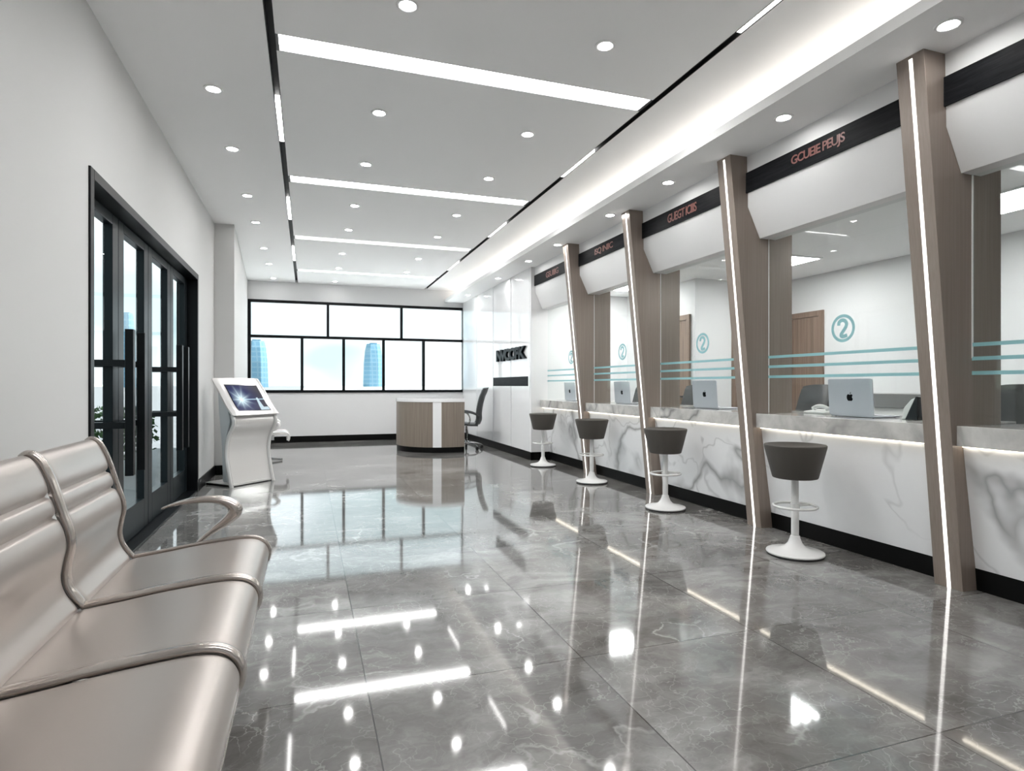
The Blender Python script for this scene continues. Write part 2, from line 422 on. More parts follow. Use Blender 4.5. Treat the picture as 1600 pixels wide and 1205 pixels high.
# soffit over the counters with an open cove behind its lip
sm = MB(); sm.box(2.965, Y0, ZS, 3.75, YF, ZS+0.035); sm.box(2.965, Y0, ZS+0.035, 2.985, YF, ZS+0.068); sm.box(3.47, Y0, ZS+0.035, 3.75, YF, ZC+0.1)
sm.build('ceiling_soffit', 'ceiling_paint', kind='structure')
MB().box(3.28, Y0+0.1, ZS+0.036, 3.33, YF-0.05, ZS+0.05).build('cove_light', 'lamp_cove')
tag(bpy.data.objects['cove_light'], 'warm light strip hidden in the cove above the long soffit', 'light')

# left wall with the entrance opening
DY0, DY1, DZ = 4.003, 7.575, 2.454
lw = MB(); lw.box(XL-0.2, Y0, 0, XL, DY0, ZC+0.1); lw.box(XL-0.2, DY0, DZ, XL, DY1, ZC+0.1); lw.box(XL-0.2, DY1, 0, XL, 8.86, ZC+0.1)
lw.build('wall_left', 'wall_paint_dimmed', kind='structure')
MB().prism([(XL-0.2, 8.86), (-0.935, 8.86), (XL+0.01, YF), (XL-0.2, YF)], 0, ZC+0.1, 'z').build('wall_left_pier', 'wall_paint_dimmed', kind='structure')
# window wall
WX0, WX1, WZ0, WZ1 = -1.165, 3.385, 1.047, 2.987
wm = MB(); wm.box(XL-0.2, YF, 0, 3.75, YF+0.2, WZ0); wm.box(XL-0.2, YF, WZ1, 3.75, YF+0.2, ZC+0.1); wm.box(XL-0.2, YF, WZ0, WX0, YF+0.2, WZ1); wm.box(WX1, YF, WZ0, 3.75, YF+0.2, WZ1)
wm.build('wall_back', 'wall_paint', kind='structure')
# wall behind the viewpoint and right-hand wall beyond the last counter
MB().box(XL-0.2, Y0-0.2, 0, 6.7, Y0, ZC+0.1).build('wall_front', 'gloss_white', kind='structure')  # unseen; finished brighter than the other walls to bounce light onto the ceiling
MB().box(3.62, Y0, 0, 3.8, -0.82, ZS).build('wall_right_end', 'wall_paint', kind='structure')
# lacquered panel wall on the right of the desk
PX = 3.39
MB().box(PX+0.018, 9.03, 0, 3.75, YF, ZS).build('wall_right', 'black_gap', kind='structure')
pm = MB(); seams = [9.035, 9.995, 11.05, 12.24, YF]
for a, b_ in zip(seams[:-1], seams[1:]): pm.box(PX, a+0.012, 0.13, PX+0.03, b_-0.012, ZS)
pm.build('wall_right_panels', 'gloss_white', kind='structure', bevel=0.002)
MB().box(PX, 8.985, 0.0, 6.7, 9.04, ZS).build('wall_return', 'wall_paint', kind='structure')
# teller room behind the counters
tm = MB(); tm.box(5.13, 7.10, 0, 6.7, 8.985, 2.8); tm.box(6.52, -0.9, 0, 6.7, 7.10, 2.8); tm.box(3.8, -1.0, 0, 6.7, -0.85, 2.8)
tm.build('wall_teller_room', 'wall_paint', kind='structure')
MB().box(3.75, -1.0, 2.70, 6.7, 9.0, 2.80).build('ceiling_teller_room', 'ceiling_paint', kind='structure')

# baseboards
def base(name, *boxes):
    m = MB()
    for q in boxes: m.box(*q)
    return m.build(name, 'black_base', kind='structure', bevel=0.002)
base('baseboard_left', (XL, Y0, 0, XL+0.012, DY0-0.02, 0.13), (XL, DY1+0.02, 0, XL+0.012, 8.86, 0.13), (XL, 8.848, 0, -0.925, 8.86, 0.13))
MB().prism([(-0.935, 8.855), (-0.923, 8.855), (XL+0.022, YF), (XL+0.008, YF)], 0, 0.13, 'z').build('baseboard_pier', 'black_base', kind='structure')
base('baseboard_back', (XL, YF-0.012, 0, PX, YF, 0.13))
base('baseboard_right', (PX-0.010, 8.973, 0, PX+0.03, YF, 0.13), (PX, 8.973, 0, 3.715, 8.987, 0.13))

# ------------------------------------------------------------------ ceiling fittings
def ordinal(k): return ['first', 'second', 'third', 'fourth', 'fifth', 'sixth', 'seventh', 'eighth', 'ninth'][k]
# tracks: black slots with lit lengths
for ti, (x0, x1) in enumerate(TR):
    nm = ['black ceiling track slot nearer the left wall, with white lit lengths', 'black ceiling track slot beside the cove soffit, with white lit lengths'][ti]
    tr = thing('track_light', nm, 'track light', ((x0+x1)/2, 5, ZC), 'ceiling track slots')
    tm = MB(); tm.box(x0, Y0+0.02, ZC+0.055, x1, YF-0.01, ZC+0.078); tm.box(x0, Y0+0.02, ZC-0.001, x0+0.006, YF-0.12, ZC+0.06); tm.box(x1-0.006, Y0+0.02, ZC-0.001, x1, YF-0.12, ZC+0.06)
    tm.build('slot', 'black_gap', tr)
    segs = [[(2.29, 3.08), (4.92, 5.71), (7.53, 8.36), (10.15, 11.1)], [(2.29, 3.04), (5.03, 5.74), (7.65, 8.42), (10.29, 11.1)]][ti]
    for a, b_ in segs: MB().box(x0+0.006, a, ZC+0.004, x1-0.006, b_, ZC+0.054).build('lit_length', 'lamp_track', tr)
names = ['just behind the viewpoint', 'nearest the viewpoint, the broadest of the four', 'second from the viewpoint', 'third from the viewpoint', 'closest to the far window wall']
for i, y in enumerate(STRIPS):
    lb = 'long white light strip across the ceiling, ' + names[i]
    st = thing('light_strip', lb, 'ceiling light', (1.15, y+SW/2, ZC), 'light strips across the ceiling')
    xa, xb = TR[0][1]+0.0005, TR[1][0]-0.0005
    MB().box(xa+0.02, y+0.006, ZC+0.045, xb-0.02, y+SW-0.006, ZC+0.06).build('diffuser', 'lamp_white', st)
    fm = MB(); fm.box(xa, y, ZC+0.001, xb, y+0.005, ZC+0.062); fm.box(xa, y+SW-0.005, ZC+0.001, xb, y+SW, ZC+0.062)
    fm.box(xa, y+0.005, ZC+0.001, xa+0.018, y+SW-0.005, ZC+0.062); fm.box(xb-0.018, y+0.005, ZC+0.001, xb, y+SW-0.005, ZC+0.062)
    fm.build('frame', 'seam_grey', st)
# downlights
def make_downlight():
    t_ = thing('downlight', '', 'downlight', (0,0,0), 'recessed downlights')
    ring = MB(); ring.lathe([(0.066, 0.0), (0.064, -0.006), (0.056, -0.009), (0.046, -0.006), (0.043, 0.0)], seg=28, cap=False)
    n = len(ring.v)
    ring.build('trim_ring', 'trim_white', t_, smooth=50)
    MB().lathe([(0.044, -0.004), (0.044, -0.001)], seg=28).build('lamp', 'lamp_down', t_)
    return t_
dl0 = make_downlight(); used = False
def put_dl(x, y, z, label):
    global used
    if not used: d = dl0; d.location = (x, y, z); d['label'] = label; used = True
    else: dup(dl0, (x, y, z), 0, label)
rowsY = [13.0, 11.5, 10.22, 8.63, 7.45, 6.02, 4.85, 3.425]
for x, nm in ((-0.652, 'between the left wall and the black track'), (0.54, 'in the middle row between the tracks'), (1.797, 'in the row beside the cove track')):
    for k, y in enumerate(rowsY):
        if x < 0 and y < 4: continue
        w = 'closest to the window wall' if k == 0 else ordinal(k) + ' from the window wall'
        if x > 1.5 and k == 0: continue
        if x > 1.5: w = 'closest to the window wall' if k == 1 else ordinal(k-1) + ' from the window wall'
        put_dl(x, y, ZC, 'round downlight %s, %s' % (nm, w))
for k, y in enumerate([12.2, 10.12, 8.57, 7.45, 5.965, 4.83, 3.395, 2.24]):
    w = 'closest to the window wall' if k == 0 else ordinal(k) + ' from the window wall'
    put_dl(3.192, y, ZS, 'round downlight in soffit over counters, %s' % w)

# ------------------------------------------------------------------ far window
w = struct_root('window_1', (1.11, YF, WZ0))
fw = 0.058; fy0, fy1 = YF-0.02, YF+0.06
fm = MB(); fm.box(WX0, fy0, WZ0, WX1, fy1, WZ0+fw); fm.box(WX0, fy0, WZ1-fw, WX1, fy1, WZ1); fm.box(WX0, fy0, WZ0+fw, WX0+fw, fy1, WZ1-fw); fm.box(WX1-0.004, fy0, WZ0+fw, WX1, fy1, WZ1-fw)
fm.build('window_frame', 'black_frame', w)
MB().box(WX0+fw, fy0, 2.196, WX1-0.004, fy1, 2.254).build('transom', 'black_frame', w)
TOPM = [0.415, 1.985]; BOTM = [-0.110, 0.741, 1.590, 2.480]
for x in TOPM: MB().box(x-0.027, fy0, 2.254, x+0.027, fy1, WZ1-fw).build('mullion', 'black_frame', w)
for x in BOTM: MB().box(x-0.029, fy0, WZ0+fw, x+0.029, fy1, 2.196).build('mullion', 'black_frame', w)
for ms, z0, z1 in ((TOPM, 2.254, WZ1-fw), (BOTM, WZ0+fw, 2.196)):
    xs = [WX0+fw] + sum([[x-0.028, x+0.028] for x in ms], []) + [WX1-0.004]
    for i in range(0, len(xs), 2): MB().box(xs[i], YF+0.015, z0, xs[i+1], YF+0.021, z1).build('pane', 'window_glass', w)

# ------------------------------------------------------------------ entrance doors
d = struct_root('door_1', (XL, 5.79, 0))
cm = MB(); e = 0.062
cm.box(XL-0.20, DY0, 0, XL+0.012, DY0+e, DZ); cm.box(XL-0.20, DY1-e, 0, XL+0.012, DY1, DZ); cm.box(XL-0.20, DY0+e, DZ-e, XL+0.012, DY1-e, DZ); cm.box(XL-0.20, DY0+e, 0.0, XL+0.004, DY1-e, 0.022)
cm.build('door_frame', 'black_frame', d, bevel=0.003)
lx0, lx1 = -1.335, -1.275
LB = [DY0+e, 4.945, 5.79, 6.655, DY1-e]
def handle(y, leaf):
    hb = MB(); hx = -1.165
    hb.box(hx-0.026, y-0.030, 0.575, hx+0.026, y+0.030, 1.590)
    h = hb.build('pull_handle', 'black_frame', leaf, bevel=0.004)
    for z in (0.925, 1.355): MB().box(-1.46, y-0.022, z-0.022, hx-0.02, y+0.022, z+0.022).build('bracket', 'black_frame', h)
for i in range(4):
    a, b_ = LB[i]+0.004, LB[i+1]-0.004; sw = 0.13
    lm = MB(); lm.box(lx0, a, 0.03, lx1, a+sw, 2.385); lm.box(lx0, b_-sw, 0.03, lx1, b_, 2.385); lm.box(lx0, a+sw, 2.315, lx1, b_-sw, 2.385); lm.box(lx0, a+sw, 0.03, lx1, b_-sw, 0.27)
    leaf = lm.build('door_leaf', 'door_metal', d, bevel=0.003)
    MB().box(-1.309, a+sw, 0.27, -1.301, b_-sw, 2.315).build('pane', 'window_glass', leaf)
    handle((b_ - 0.15) if i % 2 == 0 else (a + 0.15), leaf)

# ------------------------------------------------------------------ counters
FT = 0.167
FIN = [-0.82, 0.81, 2.445, 4.078, 5.710, 7.325]          # near face of each fin
finname = {0: 'behind the viewpoint', 1: 'beside the viewpoint', 2: 'nearest the viewpoint', 3: 'second from the viewpoint', 4: 'third from the viewpoint', 5: 'farthest, next to the white panel wall'}
for i, y in enumerate(FIN):
    if i == 0: continue
    p = thing('counter_fin', 'leaning greige wood fin with a lit white line, ' + finname[i], 'partition', (3.6, y+FT/2, 0), 'wooden fins between the counter bays')
    xm = 3.4425
    # front slanted board with a slot for the light line, plus the upright panel behind
    def fx(z): return 3.60 - (3.60-3.285)*z/ZS
    body = MB(); body.prism([(fx(0), 0.0), (3.924, 0.0), (3.924, ZS), (fx(ZS), ZS)], y, y+FT)
    body.build('panel', 'greige_wood', p, bevel=0.0015)
    z1 = ZS-0.02; yc = y + FT*0.47; hw = 0.0105
    ln = MB(); ln.prism([(fx(0.0)-0.002, 0.0), (fx(0.0)+0.006, 0.0), (fx(z1)+0.006, z1), (fx(z1)-0.002, z1)], yc-hw, yc+hw)
    ln.build('lit_line', 'lamp_edge', p)
    gw = 0.006 if i == 2 else 0.003; MB().box(3.677-gw, y-0.004, 1.36 if i == 2 else 0.97, 3.677+gw, y+0.002, 2.429).build('glazing_channel', 'trim_white', p)
BAYS = [(FIN[1]+FT, FIN[2]), (FIN[2]+FT, FIN[3]), (FIN[3]+FT, FIN[4]), (FIN[4]+FT, FIN[5]), (FIN[5]+FT, 8.983)]
bayname = ['bay at the right photo edge', 'nearest full bay', 'second full bay', 'third full bay', 'farthest bay, by white panel wall']
LETTERS = ['', 'GCUEIE PEUJS', 'GUEGT ICIIIS', 'ISQ INIIC', 'GSUIIIIG']
def led_text(s, yc, z, x, width, height, root):
    V, F = text_mesh(s, 1.0, 0.02, 0.012, 0.86)
    xs = [q[0] for q in V]; ys = [q[1] for q in V]; w_ = max(xs)-min(xs); h_ = max(ys)-min(ys)
    m = MB(); W = [(x - 0.003*(1 if q[2] > 0 else 0), yc + width/2 - (q[0]-min(xs))*width/w_, z - height/2 + (q[1]-min(ys))*height/h_) for q in V]
    m.mesh(None, W, F); return m.build('lettering', 'led_letter', root, label='red letters')
def two_decal(yc, z, x, root):
    m = MB(); n = 48
    def ringp(r, i): a = 2*PI*i/n; return (x, yc + r*math.cos(a), z + r*math.sin(a))
    for i in range(n): 
        m.quad(ringp(0.079, i), ringp(0.101, i), ringp(0.101, i+1), ringp(0.079, i+1))
        m.quad(*[(q[0]-0.0012, q[1], q[2]) for q in (ringp(0.079, i), ringp(0.079, i+1), ringp(0.101, i+1), ringp(0.101, i))])
    # hooked figure two
    c = catmull([(-0.036, 0.022), (-0.033, 0.044), (-0.012, 0.058), (0.016, 0.053), (0.031, 0.030), (0.022, 0.004), (0.000, -0.024), (-0.016, -0.046), (-0.010, -0.058), (0.012, -0.058), (0.036, -0.052)], 6)
    P = [Vector((q[0], q[1])) for q in c]
    L = []; R_ = []
    for i, q in enumerate(P):
        tdir = (P[min(i+1, len(P)-1)] - P[max(i-1, 0)]).normalized(); nn = Vector((-tdir.y, tdir.x))*0.0135
        L.append(q+nn); R_.append(q-nn)
    for i in range(len(P)-1):
        for xx in (x, x-0.0012):
            m.quad(*[(xx, yc - q[0], z + q[1]) for q in (L[i], R_[i], R_[i+1], L[i+1])])
    return m.build('number_decal', 'teal_film', root, label='teal circled figure two')
for i, (a, b_) in enumerate(BAYS):
    yc = (a+b_)/2; bn = bayname[i]
    # canopy
    cn = thing('canopy', 'white canopy box with a sloping face over the ' + bn, 'canopy', (3.55, yc, 2.43), 'white canopies over the counters')
    MB().prism([(3.452, ZS), (3.462, 2.683), (3.583, 2.43), (3.748, 2.43), (3.748, ZS)], a+0.0005, b_-0.0005).build('body', 'canopy_white', cn, bevel=0.0015)
    sg = thing('sign_board', ('black sign board with red letters above the ' if LETTERS[i] else 'plain black sign board above the ') + bn, 'sign', (3.45, yc, 2.88), 'black sign boards')
    MB().box(3.442, a+0.001, 2.796, 3.4545, b_-0.001, 2.962).build('board', 'sign_black', sg)
    if LETTERS[i]: led_text(LETTERS[i], yc, 2.879, 3.4418, 0.475, 0.086, sg)
    # glass screen
    gs = thing('glass_screen', 'clear glass screen with three teal lines, ' + bn, 'glass screen', (3.677, yc, 0.97), 'teller glass screens')
    MB().box(3.6745, a+0.003, 0.972, 3.6795, b_-0.003, 2.428).build('pane', 'counter_glass', gs)
    for z in (1.438, 1.357, 1.273): MB().box(3.6728, a+0.001, z-0.011, 3.6742, b_-0.001, z+0.011).build('teal_line', 'teal_film', gs)
    two_decal([1.70, 3.335, 4.965, 6.548, 8.06][i], 1.615, 3.6738, gs)
    # worktop and front
    wt = tag(MB().box(3.545, a+0.001, 0.850, 4.34, b_-0.001, 0.967).build('worktop', 'marble_top', bevel=0.003), 'grey veined marble worktop slab, ' + bn, 'worktop', 'marble worktops')
    ct = thing('counter', 'white marble counter front with black plinth, ' + bn, 'counter', (3.8, yc, 0), 'white marble counters')
    MB().prism([(3.598, 0.849), (3.702, 0.130), (3.95, 0.130), (3.95, 0.849)], a+0.001, b_-0.001).build('front_panel', 'marble_front', ct, bevel=0.001)
    MB().prism([(3.700, 0.130), (3.714, 0.0), (3.95, 0.0), (3.95, 0.130)], a+0.001, b_-0.001).build('plinth', 'black_base', ct)
    MB().box(3.580, a+0.01, 0.8435, 3.594, b_-0.01, 0.8495).build('light_strip', 'lamp_counter', ct)

# ------------------------------------------------------------------ bar stools
def make_stool():
    s = thing('bar_stool', '', 'stool', (0,0,0), 'bar stools along the counters')
    pr = [(0.138, 0.545), (0.148, 0.548), (0.152, 0.556), (0.205, 0.765), (0.206, 0.777), (0.201, 0.782), (0.194, 0.779), (0.17, 0.768), (0.10, 0.758), (0.03, 0.755)]
    MB().lathe(pr, seg=48).build('seat', 'stool_fabric', s, smooth=40)
    MB().lathe([(0.026, 0.09), (0.026, 0.33), (0.024, 0.335), (0.024, 0.546)], seg=20).build('column', 'white_enamel', s, smooth=40)
    ft = MB(); ft.torus(0.142, 0.0095, (0,0,0.345), 44, 10); ft.tube([(0.02,0,0.345), (0.140,0,0.345)], 0.006, 8); ft.lathe([(0.031,0.325),(0.031,0.365)], seg=20)
    ft.build('footrest_ring', 'white_enamel', s, smooth=50)
    MB().lathe([(0.190, 0.014), (0.193, 0.020), (0.190, 0.026), (0.150, 0.034), (0.105, 0.044), (0.070, 0.060), (0.048, 0.085), (0.036, 0.115), (0.031, 0.135), (0.026, 0.137)], seg=48).build('base', 'white_enamel', s, smooth=45)
    MB().lathe([(0.184, 0.0), (0.188, 0.003), (0.188, 0.013), (0.184, 0.015)], seg=48).build('rubber_foot', 'rubber', s, smooth=45)
    return s
st0 = make_stool()
sl = ['dark grey tub bar stool nearest the viewpoint, in front of the largest laptop', 'dark grey tub bar stool second from the viewpoint', 'dark grey tub bar stool third from the viewpoint, hiding a fin foot', 'dark grey tub bar stool farthest away, by the white panel wall']
for i, (x, y) in enumerate([(3.275, 3.375), (3.292, 5.03), (3.325, 6.69), (3.325, 8.31)]):
    if i == 0: st0.location = (x, y, 0); st0['label'] = sl[0]
    else: dup(st0, (x, y, 0), 0.0, sl[i])

# ------------------------------------------------------------------ laptops
def rrect(w_, h_, r, n=5):
    out = []
    for cx, cy, a0 in ((w_/2-r, h_/2-r, 0), (-w_/2+r, h_/2-r, 90), (-w_/2+r, -h_/2+r, 180), (w_/2-r, -h_/2+r, 270)):
        for k in range(n+1):
            a = math.radians(a0 + 90*k/n); out.append((cx+r*math.cos(a), cy+r*math.sin(a)))
    return out
def make_laptop():
    """hinge at origin, lid shows its back towards -x, keyboard towards +x"""
    l = thing('laptop', '', 'laptop', (0,0,0), 'laptops on the worktops')
    W, D, H = 0.375, 0.255, 0.272
    MB().prism([(p[0]+D/2+0.004, p[1]) for p in rrect(D, W, 0.014)], 0.003, 0.015, 'z').build('base', 'aluminium', l, bevel=0.002)
    MB().box(0.045, -0.145, 0.0148, 0.150, 0.145, 0.0160).build('keyboard', 'bezel_black', l)
    for sx in (0.025, D-0.02):
        for sy in (-W/2+0.03, W/2-0.03): MB().lathe([(0.006, 0), (0.006, 0.004)], (sx, sy, 0), 10).build('foot', 'rubber', l)
    tilt = math.radians(4); ca, sa = math.cos(tilt), math.sin(tilt)
    def lid(p, dx):   # p=(y, up)
        return (-0.0 - p[1]*sa - dx*ca, p[0], 0.013 + p[1]*ca - dx*sa)
    out = [(p[0], p[1]+H/2) for p in rrect(W, H, 0.016)]
    m = MB(); n = len(out)
    m.v = [lid(p, 0.0) for p in out] + [lid(p, 0.007) for p in out]
    m.f = [tuple(range(n)), tuple(range(2*n-1, n-1, -1))] + [(k, n+k, n+(k+1) % n, (k+1) % n) for k in range(n)]
    li = m.build('lid', 'aluminium', l, bevel=0.002)
    sc = MB(); q = [(-W/2+0.012, 0.02), (W/2-0.012, 0.02), (W/2-0.012, H-0.012), (-W/2+0.012, H-0.012)]
    sc.quad(*[lid(p, -0.0008) for p in q]); sc.quad(*[lid(p, -0.0001) for p in reversed(q)])
    sc.build('display', 'bezel_black', li)
    # bitten fruit mark on the lid back
    half = [(0.0, 0.0145), (0.004, 0.0175), (0.010, 0.0190), (0.0160, 0.0165), (0.0195, 0.011)]
    right = [(0.0195, 0.011), (0.0155, 0.0075), (0.0140, 0.002), (0.0155, -0.004), (0.0200, -0.0075), (0.0165, -0.0155), (0.0110, -0.0212), (0.0055, -0.0215), (0.0, -0.0195)]
    left = [(-0.0055, -0.0215), (-0.0110, -0.0212), (-0.0165, -0.0155), (-0.0205, -0.007), (-0.0215, 0.002), (-0.0195, 0.011), (-0.0160, 0.0165), (-0.010, 0.0190), (-0.004, 0.0175)]
    body = half[:-1] + right + left
    leaf = [(0.000, 0.0205), (0.0015, 0.0255), (0.0055, 0.0300), (0.0085, 0.0315), (0.0080, 0.0265), (0.0050, 0.0225)]
    mk = MB()
    for poly in (body, leaf):
        n = len(poly); k = len(mk.v)
        pts = [(-p[0]*1.25, p[1]*1.25+H*0.49) for p in poly]          # mirrored so that it reads right from the lobby
        mk.v += [lid(p, 0.0078) for p in pts] + [lid(p, 0.0068) for p in pts]
        mk.f += [tuple(range(k, k+n)), tuple(range(k+2*n-1, k+n-1, -1))] + [(k+j, k+n+j, k+n+(j+1) % n, k+(j+1) % n) for j in range(n)]
    mk.build('lid_mark', 'laptop_mark', li)
    return l
lp0 = make_laptop()
for i, (x, y, rz, lb) in enumerate([(3.80, 3.375, 0.02, 'silver laptop on the nearest full counter, black fruit mark on its lid'), (3.80, 5.085, 0.03, 'silver laptop behind glass on the second full counter'),
                                    (3.80, 6.76, 0.03, 'silver laptop on the third full counter, dark chair to its right'), (3.80, 8.36, 0.02, 'silver laptop half hidden by the farthest wooden fin')]):
    if i == 0: lp0.location = (x, y, 0.967); lp0.rotation_euler = (0,0,rz); lp0['label'] = lb
    else: dup(lp0, (x, y, 0.967), rz, lb)
# desk telephone
ph = thing('telephone', 'white desk telephone on the nearest full counter beside the laptop', 'telephone', (4.05, 3.90, 0.967))
MB().prism([(3.97, 0.967), (4.13, 0.967), (4.13, 1.000), (3.97, 0.985)], 3.79, 4.00).build('body', 'paper_white', ph, bevel=0.006)
hs = MB(); hs.tube(catmull([(4.05, 3.97, 1.004), (4.05, 3.95, 1.020), (4.05, 3.90, 1.028), (4.05, 3.85, 1.020), (4.05, 3.82, 1.004)], 5), [0.02]*3+[0.016]*15+[0.02]*3, 10)
hs.build('handset', 'paper_white', ph, smooth=60)
# small tent display
te = thing('desk_display', 'small dark desk display with a white back, beside the nearest fin', 'display', (3.98, 3.02, 0.967))
MB().prism([(2.93, 0.967), (3.02, 0.967), (2.945, 1.125), (2.93, 1.125)], 3.88, 4.08, 'x').build('screen', 'bezel_black', te, bevel=0.003)
MB().prism([(3.022, 0.967), (3.055, 0.967), (3.035, 1.05), (2.985, 1.105), (2.952, 1.12)], 3.89, 4.07, 'x').build('back_shell', 'paper_white', te, bevel=0.006)

# ------------------------------------------------------------------ teller room furniture
def make_office_chair(mat, name, group, tall=1.0):
    """faces -x, origin on the floor under the column"""
    c = thing(name, '', 'chair', (0,0,0), group)
    prof = catmull([(-0.27, 0.455), (-0.25, 0.50), (-0.15, 0.515), (0.05, 0.495), (0.20, 0.49)], 5)
    def seat(u, v, s):
        i = u*(len(prof)-1); k = int(min(i, len(prof)-2)); q = prof[k].lerp(prof[k+1], i-k)
        y = (v-0.5)*0.50; edge = max(0, abs(v-0.5)*2-0.75)/0.25
        return (q[0], y, q[1] + (0.0 if s else -0.055) - (0.02*edge*edge if s else -0.01*edge))
    MB().slab(seat, 20, 12).build('seat', mat, c, smooth=50)
    bp = catmull([(0.20, 0.47), (0.235, 0.56), (0.235, 0.68), (0.255, 0.82), (0.295, 0.98), (0.335, 1.12*tall), (0.365, 1.21*tall)], 5)
    def back(u, v, s):
        i = u*(len(bp)-1); k = int(min(i, len(bp)-2)); q = bp[k].lerp(bp[k+1], i-k)
        wd = 0.49 - 0.07*u; y = (v-0.5)*wd; e = abs(v-0.5)*2
        return (q[0] - 0.06*e*e + (0.0 if s else 0.05), y, q[1] - 0.02*e**4*(1 if u > 0.9 else 0))
    MB().slab(back, 30, 12).build('backrest', mat, c, smooth=50)
    for s in (-1, 1):
        a = catmull([(0.22, s*0.26, 0.63), (0.10, s*0.275, 0.685), (-0.06, s*0.28, 0.715), (-0.17, s*0.28, 0.715)], 5)
        MB().tube(a, 0, 10, flat=(0.028, 0.014), up=(0, 1, 0)).build('armrest', mat, c, smooth=60)
        MB().tube(catmull([(0.02, s*0.24, 0.47), (0.06, s*0.275, 0.56), (0.02, s*0.278, 0.66), (-0.05, s*0.28, 0.705)], 5), 0.011, 8).build('arm_support', 'chrome', c, smooth=60)
    MB().lathe([(0.05, 0.435), (0.03, 0.43), (0.026, 0.30), (0.02, 0.29), (0.02, 0.12)], seg=16).build('gas_lift', 'chrome', c, smooth=40)
    MB().lathe([(0.02, 0.155), (0.04, 0.14), (0.045, 0.10), (0.03, 0.085)], seg=16).build('hub', 'chrome', c, smooth=40)
    for k in range(5):
        a = 2*PI*k/5 + 0.35; dx, dy = math.cos(a), math.sin(a)
        lg = MB(); lg.tube(catmull([(0.03*dx, 0.03*dy, 0.125), (0.15*dx, 0.15*dy, 0.115), (0.26*dx, 0.26*dy, 0.09), (0.315*dx, 0.315*dy, 0.062)], 4), 0, 8, flat=[(0.018-0.0006*j, 0.012-0.0003*j) for j in range(13)], up=(-dy, dx, 0))
        leg = lg.build('leg', 'chrome', c, smooth=60)
        cs = MB(); px, py = 0.30*dx, 0.30*dy
        cs.tube([(px - 0.02*dy, py + 0.02*dx, 0.028), (px + 0.02*dy, py - 0.02*dx, 0.028)], 0.028, 14); cs.tube([(px, py, 0.028), (px, py, 0.075)], 0.006, 6)
        cs.build('caster', 'rubber', leg, smooth=40)
    return c
tc0 = make_office_chair('teller_leather', 'teller_chair', 'teller chairs behind the counters')
tl = ['dark teller chair behind the nearest full counter, left of its laptop', 'dark teller chair behind the second full counter, left of its laptop', 'dark teller chair behind the third full counter, right of its laptop', 'dark teller chair behind the glass at the right edge of the photo']
for i, (x, y, rz) in enumerate([(4.45, 4.66, -0.15), (4.45, 6.50, 0.1), (4.45, 7.72, 0.15), (4.50, 2.74, 0.25)]):
    if i == 0: tc0.location = (x, y, 0); tc0.rotation_euler = (0,0,rz); tc0['label'] = tl[0]
    else: dup(tc0, (x, y, 0), rz, tl[i])
cr = thing('credenza', 'low white cabinet with a grey top band along the teller room wall', 'cabinet', (6.3, 5.0, 0))
MB().box(6.08, 4.10, 0.0, 6.51, 5.85, 0.955).build('body', 'paper_white', cr, bevel=0.003)
MB().box(6.06, 4.08, 0.955, 6.515, 5.87, 1.108).build('top_band', 'grey_panel', cr, bevel=0.003)
for i, (x0, y0) in enumerate([(5.09, 5.48), (5.09, 3.0), (4.15, 7.75)]):  # last panel is added, with no visible source, to brighten the far bays
    pl = thing('ceiling_panel_light', ['square ceiling panel light seen through the nearest full counter glass', 'square ceiling panel light seen through the glass at the right edge of the photo', 'square ceiling panel light added to brighten the far end of the teller room'][i], 'ceiling light', (x0+0.3, y0+0.3, 2.70), 'panel lights in the teller room')
    MB().box(x0, y0, 2.688, x0+0.60, y0+0.60, 2.6995).build('diffuser', 'lamp_panel', pl)
    m = MB(); 
    for q in ((x0-0.02, y0-0.02, x0+0.62, y0), (x0-0.02, y0+0.6, x0+0.62, y0+0.62), (x0-0.02, y0, x0, y0+0.6), (x0+0.6, y0, x0+0.62, y0+0.6)): m.box(q[0], q[1], 2.685, q[2], q[3], 2.6995)
    m.build('frame', 'trim_white', pl)
def room_door(n, wall, a0, a1, p, z=2.21):
    """wooden door flat on a wall: wall 'x' means the wall plane is x=p and the door spans y"""
    r = struct_root('door_%d' % n, (p, (a0+a1)/2, 0) if wall == 'x' else ((a0+a1)/2, p, 0))
    def bx(m, u0, u1, z0, z1, d0, d1):
        if wall == 'x': m.box(p-d1, u0, z0, p-d0, u1, z1)
        else: m.box(u0, p-d1, z0, u1, p-d0, z1)
    m = MB(); bx(m, a0, a0+0.075, 0, z, 0, 0.03); bx(m, a1-0.075, a1, 0, z, 0, 0.03); bx(m, a0+0.075, a1-0.075, z-0.075, z, 0, 0.03)
    m.build('door_frame', 'door_wood', r, bevel=0.002)
    m = MB(); bx(m, a0+0.077, a1-0.077, 0.005, z-0.077, 0, 0.012); lf = m.build('door_leaf', 'door_wood', r)
    m = MB(); bx(m, a0+0.11, a0+0.23, 1.03, 1.05, 0.03, 0.05); bx(m, a0+0.11, a0+0.14, 1.025, 1.055, 0.012, 0.04)
    m.build('lever_handle', 'chrome', lf)
room_door(2, 'y', 5.74, 6.45, 7.10)
room_door(3, 'x', 6.21, 7.04, 6.52)
room_door(4, 'x', 7.20, 8.05, 5.13)

